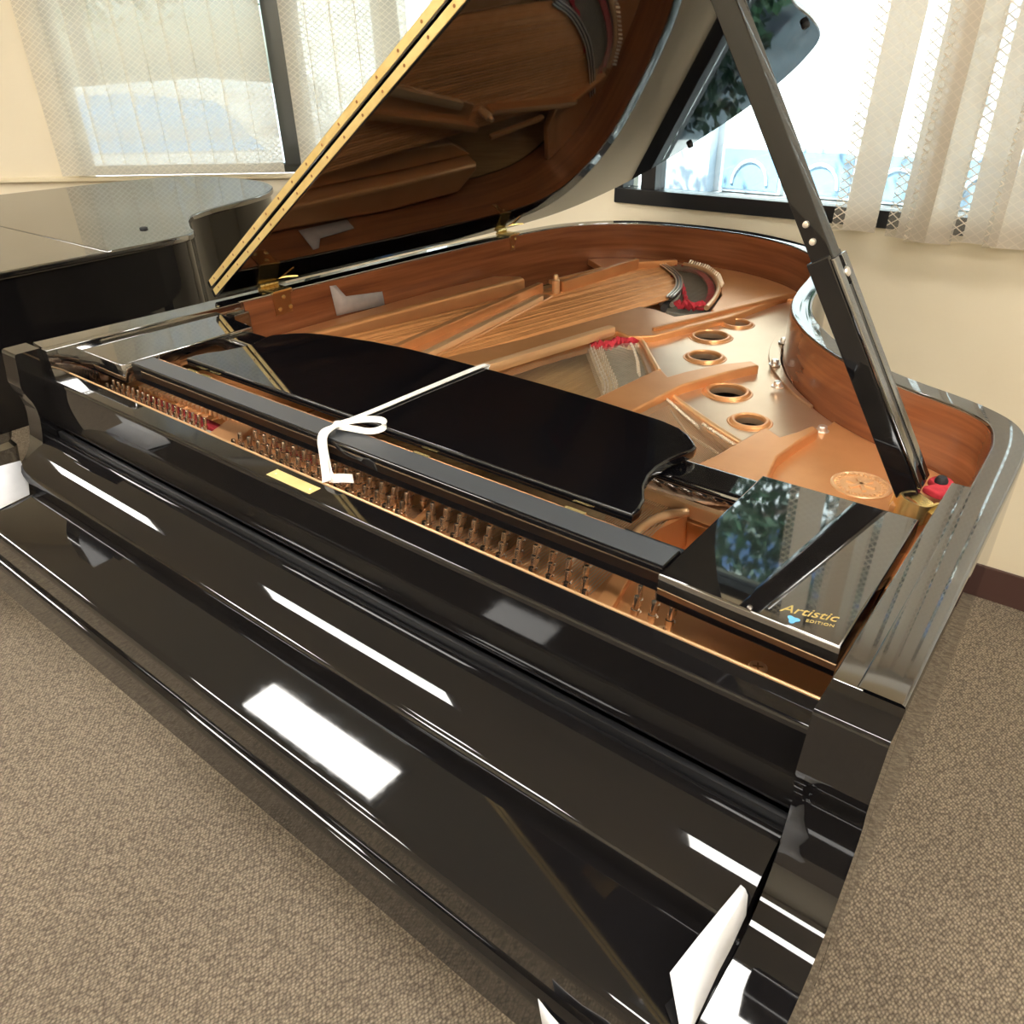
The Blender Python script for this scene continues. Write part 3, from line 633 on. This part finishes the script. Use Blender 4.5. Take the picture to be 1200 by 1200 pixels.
# ---- lid: hinged on the bass side, held at half stick
TH = math.radians(30.9); SL = .082
hd = Vector((SL, 1, 0)).normalized(); nh = Vector((hd.y, -hd.x, 0)); H0 = Vector((-.708, .405, .9935))
lu = nh*math.cos(TH)+Vector((0, 0, math.sin(TH))); ln = -nh*math.sin(TH)+Vector((0, 0, math.cos(TH)))
LM = Matrix((lu, hd, ln)).transposed().to_4x4(); LM.translation = H0          # local (w, l, n)
def wl2(p): q = Vector((p[0]-H0.x, p[1]-H0.y, 0)); return (q.dot(nh), q.dot(hd))
lo_ = offs(ip, lambda p: thk(p)+.006)
out = [wl2(p) for p in lo_]; out = [(max(a, 0.0), b2) for a, b2 in out if b2 > .03]
lid_poly = [(out[0][0], 0.0)]+out+[(0.0, 0.0)]
lt = .017
lid = prism('lid', lid_poly, 0, lt, 'black_lid', None, bev=.003); lid.matrix_basis = LM; P_(lid)
wmax = out[0][0]
flap = prism('lid_flap', [(0.0, 0.0), (wmax, 0.0), (wmax, .385), (.012, .385), (0, .37)], lt+.0025, 2*lt+.0025, 'black', None, bev=.003); flap.matrix_basis = LM; P_(flap)
def lidsub(o): o.parent = lid; return o
for n0 in (.0023, lt+.0025+.0023):
    lidsub(box('lid_brass_strip', (.012, -.0012, n0), (wmax-.012, .001, n0+.0124), 'brass_worn', None, .0004))
sc = []; 
for i in range(24):
    for n0 in (.0085, lt+.011): sc.append([(.04+i*.058, -.0010, n0), (.04+i*.058, -.0018, n0)])
lidsub(tag(tubes('strip_screws', sc, .0022, 'brass_dark', None, 8), kind='stuff'))
for (a, b2) in ((.395, 1.265), (.90, .935), (1.2, .33)):
    lidsub(lathe('lid_bumper', [(.008, 0), (.008, -.006), (.0065, -.009), (0, -.009)], 'rubber', None, 16, (a, b2-.0, 0)))
lidsub(box('prop_plate', (1.13, .05, -.002), (1.20, .10, .0005), 'brass', None, .0005))
# lid hinges on the bass rim
for (hy, s) in ((.528, 1.0), (1.262, .8)):
    hx_in = -.648+(hy-.5)*.085+.0005; hx_out = hx_in-.050
    hg = empty('lid_hinge', (hx_in, hy, ZT)); P_(hg)
    def hs(o): o.parent = hg; return o
    hs(box('hinge_leaf', (-.001, -.026*s, -.048*s), (.0028, .026*s, .0), 'brass_dark', None, .0008))
    hs(box('hinge_leaf', (-.052, -.024*s, -.001), (.003, .024*s, .0035), 'brass', None, .0008))
    for (a, b2) in ((0, -.012), (-.014, -.036), (.014, -.036)):
        q = lathe('hinge_screw', [(.0052*s, 0), (.0045*s, .0014), (0, .002)], 'brass', None, 12); q.matrix_basis = Matrix.Translation((.0028, a*s, b2*s)) @ Matrix.Rotation(math.pi/2, 4, 'Y'); hs(q)
    for i in range(4): hs(tube('hinge_knuckle', [(-.046+.0, (-.024+.012*i+.0008)*s, .008), (-.046, (-.024+.012*(i+1)-.0008)*s, .008)], .0062*s, 'brass', None, 12))
    q = ribbon_band('hinge_arm', cr([(-.044, .0, .012), (-.030, .012*s, .020), (-.012, .03*s, .0235), (.002, .046*s, .0235)], 4), lambda t: (.7, -.7, .2), .010, .003, 'brass'); hs(q)
# lid prop
pb = Vector((.655, .447, .972)); pd = Vector((-.503, -.036, .863)).normalized(); py_ = Vector((0, 1, 0)); py_ = (py_-pd*py_.dot(pd)).normalized(); px_ = py_.cross(pd).normalized()
if px_.x < 0: px_ = -px_
PM = Matrix((px_, py_, pd)).transposed().to_4x4(); PM.translation = pb
prop = empty('lid_prop'); prop.matrix_basis = PM; P_(prop)
def pbx(nm, lo, hi, mat='black', bev=.002): return box(nm, lo, hi, mat, prop, bev)
pbx('prop_sheath', (-.015, -.020, -.008), (.011, .020, .285), 'black_dusty'); pbx('prop_sheath_cheek', (.0115, -.020, -.002), (.016, -.0055, .280), 'black', .0015); pbx('prop_sheath_cheek', (.0115, .0055, -.002), (.016, .020, .280), 'black', .0015)
pbx('prop_rod', (-.012, -.0125, .20), (.0125, .0125, .700), 'black_dusty'); pbx('prop_rod_inner', (.0112, -.0045, .02), (.0145, .0045, .245), 'black_satin', .001)
q = lathe('prop_screw', [(.006, 0), (.005, .002), (0, .003)], 'nickel', prop, 14); q.matrix_basis = Matrix.Translation((.016, 0, .26)) @ Matrix.Rotation(math.pi/2, 4, 'Y')
for zz in (.305, .325):
    q = lathe('prop_stud', [(.004, 0), (.0035, .0025), (0, .0035)], 'nickel', prop, 12); q.matrix_basis = Matrix.Translation((-.002, -.0125, zz)) @ Matrix.Rotation(math.pi/2, 4, 'X')
# prop socket: brass cup, red felt, knob
sk_ = empty('prop_socket', (.672, .45, .95)); P_(sk_)
cup = ribbon_band('socket_cup', cr([(.018, -.022, .004), (.006, -.040, .003), (-.016, -.034, .003), (-.030, -.008, .004), (-.022, .012, .006)], 5), lambda t: (.2, .1, 1), .026, .003, 'brass'); cup.parent = sk_
cup2 = ribbon_band('socket_cup', cr([(.020, -.030, .008), (.004, -.022, .012), (-.012, -.012, .014), (-.026, -.004, .014)], 5), lambda t: (.3, .8, .5), .012, .002, 'brass'); cup2.parent = sk_
ft = prism('socket_felt', [(q.x, q.y) for q in cr([(.018, -.008), (.022, .010), (.024, .028), (.016, .040), (.002, .038), (-.004, .024), (.004, .014), (-.004, .0)], 4, True)], .012, .021, 'felt_red', sk_, bev=.003)
kn = lathe('socket_knob', [(.0, .009), (.005, .008), (.0075, .004), (.0075, 0)], 'rubber', sk_, 16, (.010, .022, .020))
box('socket_block', (-.03, -.03, -.06), (.024, .045, .002), 'plate_gold', sk_, .004)
# legs, lyre
def leg(nm, c):
    k = empty(nm, (c[0], c[1], 0)); P_(k)
    prof = [(.028, .075), (.034, .08), (.040, .10), (.052, .30), (.058, .46), (.066, .52), (.068, .535), (.060, .55), (.064, .56), (.075, .60)]
    v = [];
    def sq(r, z): b2 = r*.18; return [(r, r-b2, z), (r-b2, r, z), (-r+b2, r, z), (-r, r-b2, z), (-r, -r+b2, z), (-r+b2, -r, z), (r-b2, -r, z), (r, -r+b2, z)]
    for r, z in prof: v += sq(r, z)
    f = [(i*8+j, i*8+(j+1) % 8, (i+1)*8+(j+1) % 8, (i+1)*8+j) for i in range(len(prof)-1) for j in range(8)]+[tuple(range(8))[::-1], tuple((len(prof)-1)*8+j for j in range(8))]
    from_py('leg_post', v, f, 'black', k)
    box('caster_fork', (-.012, -.02, .028), (.012, .02, .078), 'brass', k, .003)
    q = lathe('caster_wheel', [(0, -.012), (.024, -.012), (.026, -.008), (.026, .008), (.024, .012), (0, .012)], 'brass_worn', k, 20); q.matrix_basis = Matrix.Translation((0, .0, .026)) @ Matrix.Rotation(math.pi/2, 4, 'Y')
for c in ((.62, .20), (-.60, .20), (-.2, 1.38)): leg('leg', c)
lyre = empty('pedal_lyre', (0, .42, 0)); P_(lyre)
box('lyre_box', (-.13, -.05, .07), (.13, .05, .13), 'black', lyre, .006); box('lyre_head', (-.10, -.03, .57), (.10, .03, .60), 'black', lyre, .004)
for sx in (-.06, .06): lathe('lyre_post', [(.016, .13), (.022, .16), (.016, .20), (.018, .40), (.016, .52), (.024, .55), (.02, .57)], 'black', lyre, 16, (sx, 0, 0))
for sx in (-.06, 0, .06): box('pedal', (sx-.011, -.15, .06), (sx+.011, -.03, .072), 'brass', lyre, .004)

# ================================================================== THINGS LYING ON THE PIANO
tap = from_py('tape_piece', [(-.6315, .647, .977), (-.6305, .664, .975), (-.629, .687, .945), (-.6205, .792, .934), (-.6205, .795, .901), (-.631, .655, .907)], [(0, 1, 2, 5), (2, 3, 4, 5)], 'grey_tape')
tag(tap, 'L-shaped piece of grey tape stuck on the mahogany inner rim', 'tape')
md_ = tap.modifiers.new('thickness', 'SOLIDIFY'); md_.thickness = .0012; md_.offset = 0
rib = empty('white_ribbon', (.01, .15, .985), 'white cloth ribbon tied round the folded music desk in a loose bow', 'ribbon')
def R_(o): return inv(o, rib)
R_(ribbon_band('ribbon_strap', cr([(.024, .41, .945), (.022, .421, .972), (.021, .421, .988), (.020, .414, .9945), (.014, .29, .9945), (.011, .19, .9945), (.004, .152, .992), (-.002, .135, .9875)], 5), lambda t: (1, .05, 0), .0105, .0012, 'white_ribbon'))
R_(ribbon_band('ribbon_loop', cr([(-.002, .137, .990), (.020, .146, .998), (.042, .158, 1.001), (.056, .166, .999), (.060, .160, .992), (.046, .148, .988), (.022, .139, .989), (.0, .131, .990)], 6), lambda t: (-.2, .5, .8), .0085, .0012, 'white_ribbon'))
R_(ribbon_band('ribbon_tail', cr([(.002, .133, .992), (-.003, .112, .989), (-.001, .1025, .979), (.010, .094, .963), (.026, .082, .950), (.036, .0745, .9455), (.041, .070, .9440)], 6), lambda t: (1, .2, .1), .0115, .0012, 'white_ribbon'))
R_(ribbon_band('ribbon_tail', cr([(.0, .131, .992), (.001, .109, .987), (.005, .101, .975), (.016, .093, .957), (.030, .083, .948), (.042, .079, .9455), (.058, .083, .949), (.074, .088, .951)], 6), lambda t: (1 if t < .7 else .3, .2, .1 if t < .7 else 1), .012, .0012, 'white_ribbon'))
R_(lathe('ribbon_knot', [(0, -.006), (.006, -.004), (.0085, 0), (.006, .004), (0, .006)], 'white_ribbon', None, 12, (0, .134, .9905)))
def sheet(nm, rows, mat, label, cat, th=.0007):
    k = len(rows[0]); v = [p for r in rows for p in r]; f = [(i*k+j, i*k+j+1, (i+1)*k+j+1, (i+1)*k+j) for i in range(len(rows)-1) for j in range(k-1)]
    o = from_py(nm, v, f, mat, None, 30); m_ = o.modifiers.new('thickness', 'SOLIDIFY'); m_.thickness = th; m_.offset = 0; return tag(o, label, cat)
sheet('paper_strip', [[(.6835, -.046, .8165), (.688, -.048, .818), (.6915, -.050, .8150)], [(.678, -.069, .808), (.688, -.062, .810), (.6945, -.054, .795)], [(.672, -.098, .799), (.685, -.090, .798), (.6945, -.080, .782)], [(.666, -.132, .790), (.682, -.120, .786), (.694, -.100, .7765)], [(.687, -.154, .776), (.692, -.148, .774), (.6955, -.143, .7685)], [(.70, -.185, .765), (.702, -.18, .764), (.704, -.178, .763)]], 'white_paper', 'white paper strip tucked between closed key lid and treble arm', 'paper')
sheet('paper_strip', [[(-.76, -.10, .806), (-.701, -.085, .806), (-.704, -.050, .8015)], [(-.735, -.125, .786), (-.657, -.109, .786), (-.668, -.058, .784)], [(-.70, -.150, .767), (-.620, -.130, .767), (-.632, -.076, .7670)]], 'white_paper', 'white folded paper strip lying against the foot of the bass arm', 'paper')
sheet('paper_strip', [[(.571, -.1800, .711), (.585, -.1812, .7045), (.602, -.1825, .7005), (.625, -.184, .703), (.66, -.183, .702)], [(.574, -.1805, .690), (.588, -.1825, .688), (.605, -.1855, .690), (.63, -.187, .690), (.66, -.184, .690)], [(.578, -.1800, .655), (.59, -.183, .655), (.61, -.186, .655), (.63, -.187, .655), (.66, -.184, .655)]], 'white_paper', 'white paper sheet stuck on the front of the key bed near the treble end', 'paper')

# ================================================================== SECOND PIANO, lid shut
p2 = empty('grand_piano', (-2.145, .7, 0), 'closed black grand piano with shut lid standing against the slanted wall', 'piano')
def Q_(o): return inv(o, p2)
D2 = Vector((-2.145, 0))
pts2 = [(.75, -.02), (.75, .2), (.75, .55), (.748, .68), (.735, .755), (.70, .80), (.645, .825), (.58, .86), (.505, .905), (.44, .965), (.395, 1.05), (.36, 1.16), (.31, 1.30), (.25, 1.40), (.15, 1.49), (.03, 1.545), (-.10, 1.565), (-.25, 1.56), (-.40, 1.52), (-.50, 1.44), (-.56, 1.30), (-.60, 1.10), (-.66, .7), (-.71, .3), (-.75, -.02)]
o2 = [p+D2 for p in cr(pts2, 5)]
def ring2(nm, io, sec, mat):
    a = offs(o2, lambda p: -.05); n = len(a); k = len(sec); v, f = [], []
    for i in range(n):
        for t, z in sec: q = a[i].lerp(o2[i], t); v.append((q.x, q.y, z))
    for i in range(n-1):
        for j in range(k): f.append((i*k+j, i*k+(j+1) % k, (i+1)*k+(j+1) % k, (i+1)*k+j))
    f += [tuple(range(k)), tuple((n-1)*k+j for j in range(k))[::-1]]
    return Q_(from_py(nm, v, f, mat, None, 40))
ring2('rim', 0, [(0, .60), (0, .968), (1, .968), (1, .60)], 'black_dusty')
lo2 = [(p.x, p.y) for p in offs(o2, lambda p: .012)]
Q_(prism('lid', [(x_, y_) for x_, y_ in lo2 if y_ > .517]+[(-2.145-.695, .517), (-2.145+.762, .517)][0:1]+[(-2.145+.762, .517)], .9705, .99, 'black', None, bev=.005))
Q_(prism('lid_flap', [(-2.145+.762, .0), (-2.145+.762, .5155), (-2.145-.695, .5155), (-2.145-.755, .0)], .9705, .99, 'black', None, bev=.004))
Q_(lathe('lid_knob', [(.012, 0), (.012, .004), (.008, .006), (0, .006)], 'rubber', None, 16, (-1.60, .742, .99)))
Q_(box('key_bed', (-2.89, -.18, .60), (-1.40, .06, .70), 'black', None, .006)); Q_(box('key_lid', (-2.85, -.16, .70), (-1.44, .03, .76), 'black', None, .012)); Q_(box('name_board', (-2.85, .0, .76), (-1.44, .03, .968), 'black', None, .003))
for ax in (-2.90, -1.45): Q_(extrude_x('arm', [(y+.0, min(z, .968)) for y, z in arm_prof], ax, ax+.055, 'black', None, 28))
Q_(prism('bottom_board', [(p.x, p.y) for p in offs(o2, lambda p: -.02)], .60, .63, 'black_satin'))
for c in ((-1.52, .10), (-2.77, .10), (-2.35, 1.30)):
    src = [o for o in piano.children if o.name.startswith('leg')][0]
    k = empty('leg', (c[0], c[1], 0)); Q_(k)
    for ch in src.children: cc = ch.copy(); COL.objects.link(cc); cc.parent = k

# ================================================================== OUTDOORS
st(box('ground', (-45, 4.3, -.35), (30, 60, -.2), 'concrete')); st(prism('ground_strip', [(-45, -20), (-6.8, -20), (-6.8, -.6), (-1.4, 2.85), (-1.4, 4.3), (-45, 4.3)], -.35, -.2, 'concrete'))
st(prism('ground_strip', [(-1.12, 2.0), (30, 2.0), (30, 4.3), (-1.12, 4.3)], -.35, -.2, 'concrete'))
varied('lawn_green', (.035, .05, .055, 1), (.085, .105, .115, 1), 9, .9, 0, .6, .03)
st(box('lawn', (-1.1, 2.05, -.21), (9, 6.0, -.185), 'lawn_green'))
rg = random.Random(11); GV, GF = [], []
for _ in range(9000):
    px, py = rg.uniform(-.95, 4.5), rg.uniform(2.15, 4.5); hh = rg.uniform(.05, .30)*(.5+.5*math.sin(px*3.1+py*2.3)**2)
    d = Vector((rg.gauss(0, 1), rg.gauss(0, 1), .6)).normalized(); q = d.cross(Vector((rg.gauss(0, 1), rg.gauss(0, 1), rg.gauss(0, 1)))).normalized(); p = Vector((px, py, -.185+hh)); L_ = rg.uniform(.06, .11); n0 = len(GV)
    GV += [p, p+d*L_*.5+q*L_*.28, p+d*L_, p+d*L_*.5-q*L_*.28]; GF.append((n0, n0+1, n0+2, n0+3))
tag(from_py('ground_cover', GV, GF, 'leaf_dark', None, 30, fix=False), 'low dark green ground cover growing under the clear window outside', 'plants', kind='stuff')
bd = empty('building', (-1, 9, -.2), 'white stuccoed building with shop windows seen through the clear pane', 'building')
def B2(o): return inv(o, bd)
B2(box('wall', (-12, 9.2, -.2), (14, 14, 6.5), 'stucco_white')); B2(box('pier', (-4.35, 9.0, -.2), (-3.68, 9.2, 4.0), 'shop_frame', None, .02)); B2(box('base', (-12, 9.05, -.2), (14, 9.2, -.12), 'concrete'))
for i, wx in enumerate((-3.58, -2.75, -1.9, -1.05, -.2, .65, 1.5, 2.35)):
    wn = box('window', (wx, 9.12, -.1), (wx+.78, 9.2, .42), 'shop_frame', None, .01); B2(wn)
    q = box('pane', (wx+.04, 9.105, -.06), (wx+.74, 9.12, .38), 'shop_glass'); sub(q, wn)
    ar = [(wx+.39+.22*math.cos(t*math.pi/10), 9.10, .0+.26*math.sin(t*math.pi/10)) for t in range(11)]
    sub(tube('arch', ar, .022, 'shop_frame', None, 6), wn)
leaf_cache = {}
def tree(loc, h, rx, rz, n, mat, label, seed, dx=0.0):
    rnd = random.Random(seed); t = empty('tree', loc, label, 'tree', 'trees outside the windows')
    tr_ = [(0, 0, 0), (.05, .02, h*.3), (-.05+dx*.5, .05, h*.6), (dx, 0, h*.85)]
    tube('trunk', cr(tr_, 4), [.16*(1-.6*i/12) for i in range(13)], 'bark', t, 10)
    for k in range(6):
        a = k*1.05; tube('branch', cr([(dx*.3, 0, h*.42+.08*k), (dx*.7+rx*.35*math.cos(a), rx*.35*math.sin(a), h*.6+.1*k), (dx+rx*.75*math.cos(a+.2), rx*.75*math.sin(a+.2), h*.72+.1*k)], 3), [.06, .055, .05, .045, .035, .025, .015], 'bark', t, 6)
    V, F = [], []
    cl = [(dx+rnd.gauss(0, .45)*rx, rnd.gauss(0, .45)*rx, h*.75+rnd.gauss(0, .42)*rz) for _ in range(46)]
    for i in range(n):
        c = rnd.choice(cl); p = Vector((c[0]+rnd.gauss(0, .17)*rx, c[1]+rnd.gauss(0, .17)*rx, c[2]+rnd.gauss(0, .14)*rz))
        d = Vector((rnd.gauss(0, 1), rnd.gauss(0, 1), rnd.gauss(-.4, .7))).normalized(); s_ = d.cross(Vector((rnd.gauss(0, 1), rnd.gauss(0, 1), rnd.gauss(0, 1)))).normalized(); L = rnd.uniform(.09, .16)
        b0 = len(V); V += [p, p+d*L*.5+s_*L*.24, p+d*L, p+d*L*.5-s_*L*.24]; F.append((b0, b0+1, b0+2, b0+3))
    fo = from_py('foliage', V, F, mat, t, 30, fix=False); fo['kind'] = 'stuff'
tree((-5.2, 5.2, -.2), 5.2, 1.0, 1.1, 4000, 'leaf_green', 'leafy green tree outside to the bass side of the clear window', 1)
tree((.75, 5.2, -.2), 6.0, 1.75, 1.35, 5200, 'leaf_dark', 'dark green spreading tree close outside the blind-covered panes', 2, -1.25)
tree((-8.4, 6.4, -.2), 5.2, 1.3, 1.3, 5200, 'leaf_dark', 'dark leafy tree outside between the two windows', 3)
tree((-12.6, 6.0, -.2), 4.6, 1.4, 1.3, 4200, 'leaf_green', 'green tree outside the slanted wall window', 4)
tree((-17.5, 7.4, -.2), 4.8, 1.5, 1.4, 4200, 'leaf_dark', 'dark tree further out beyond the slanted wall window', 5)
def car(loc, rz, mat, label):
    t = empty('car', loc, label, 'car'); t.rotation_euler[2] = rz
    prof = [(-2.2, .25), (-2.25, .7), (-2.1, .85), (-1.3, .95), (-.7, 1.42), (.7, 1.48), (1.6, 1.40), (2.1, .95), (2.2, .8), (2.2, .25)]
    v = [(x_, -.85, z_) for x_, z_ in prof]+[(x_, .85, z_) for x_, z_ in prof]; n = len(prof)
    f = [(i, (i+1) % n, n+(i+1) % n, n+i) for i in range(n)]+[tuple(range(n)), tuple(range(n, 2*n))[::-1]]
    from_py('body', v, f, mat, t)
    for y_ in (-.856, .856): from_py('side_glass', [(-1.15, y_, .95), (-.68, y_, 1.36), (.7, y_, 1.41), (1.5, y_, 1.34), (1.85, y_, .97)], [(0, 1, 2, 3, 4)], 'car_glass_sky', t)
    for wx in (-1.4, 1.35):
        for y_ in (-.8, .8):
            q = lathe('wheel', [(0, -.11), (.2, -.11), (.31, -.09), (.33, -.05), (.33, .05), (.31, .09), (.2, .11), (0, .11)], 'tyre', t, 24); q.matrix_basis = Matrix.Translation((wx, y_, .33)) @ Matrix.Rotation(math.pi/2, 4, 'X')
car((-7.3, 3.5, -.2), math.radians(34), 'car_white', 'white car parked outside the slanted wall window'); car((-13.4, 1.2, -.2), math.radians(30), 'car_blue', 'blue car parked beyond the white car outside')
bpy.context.view_layer.update()
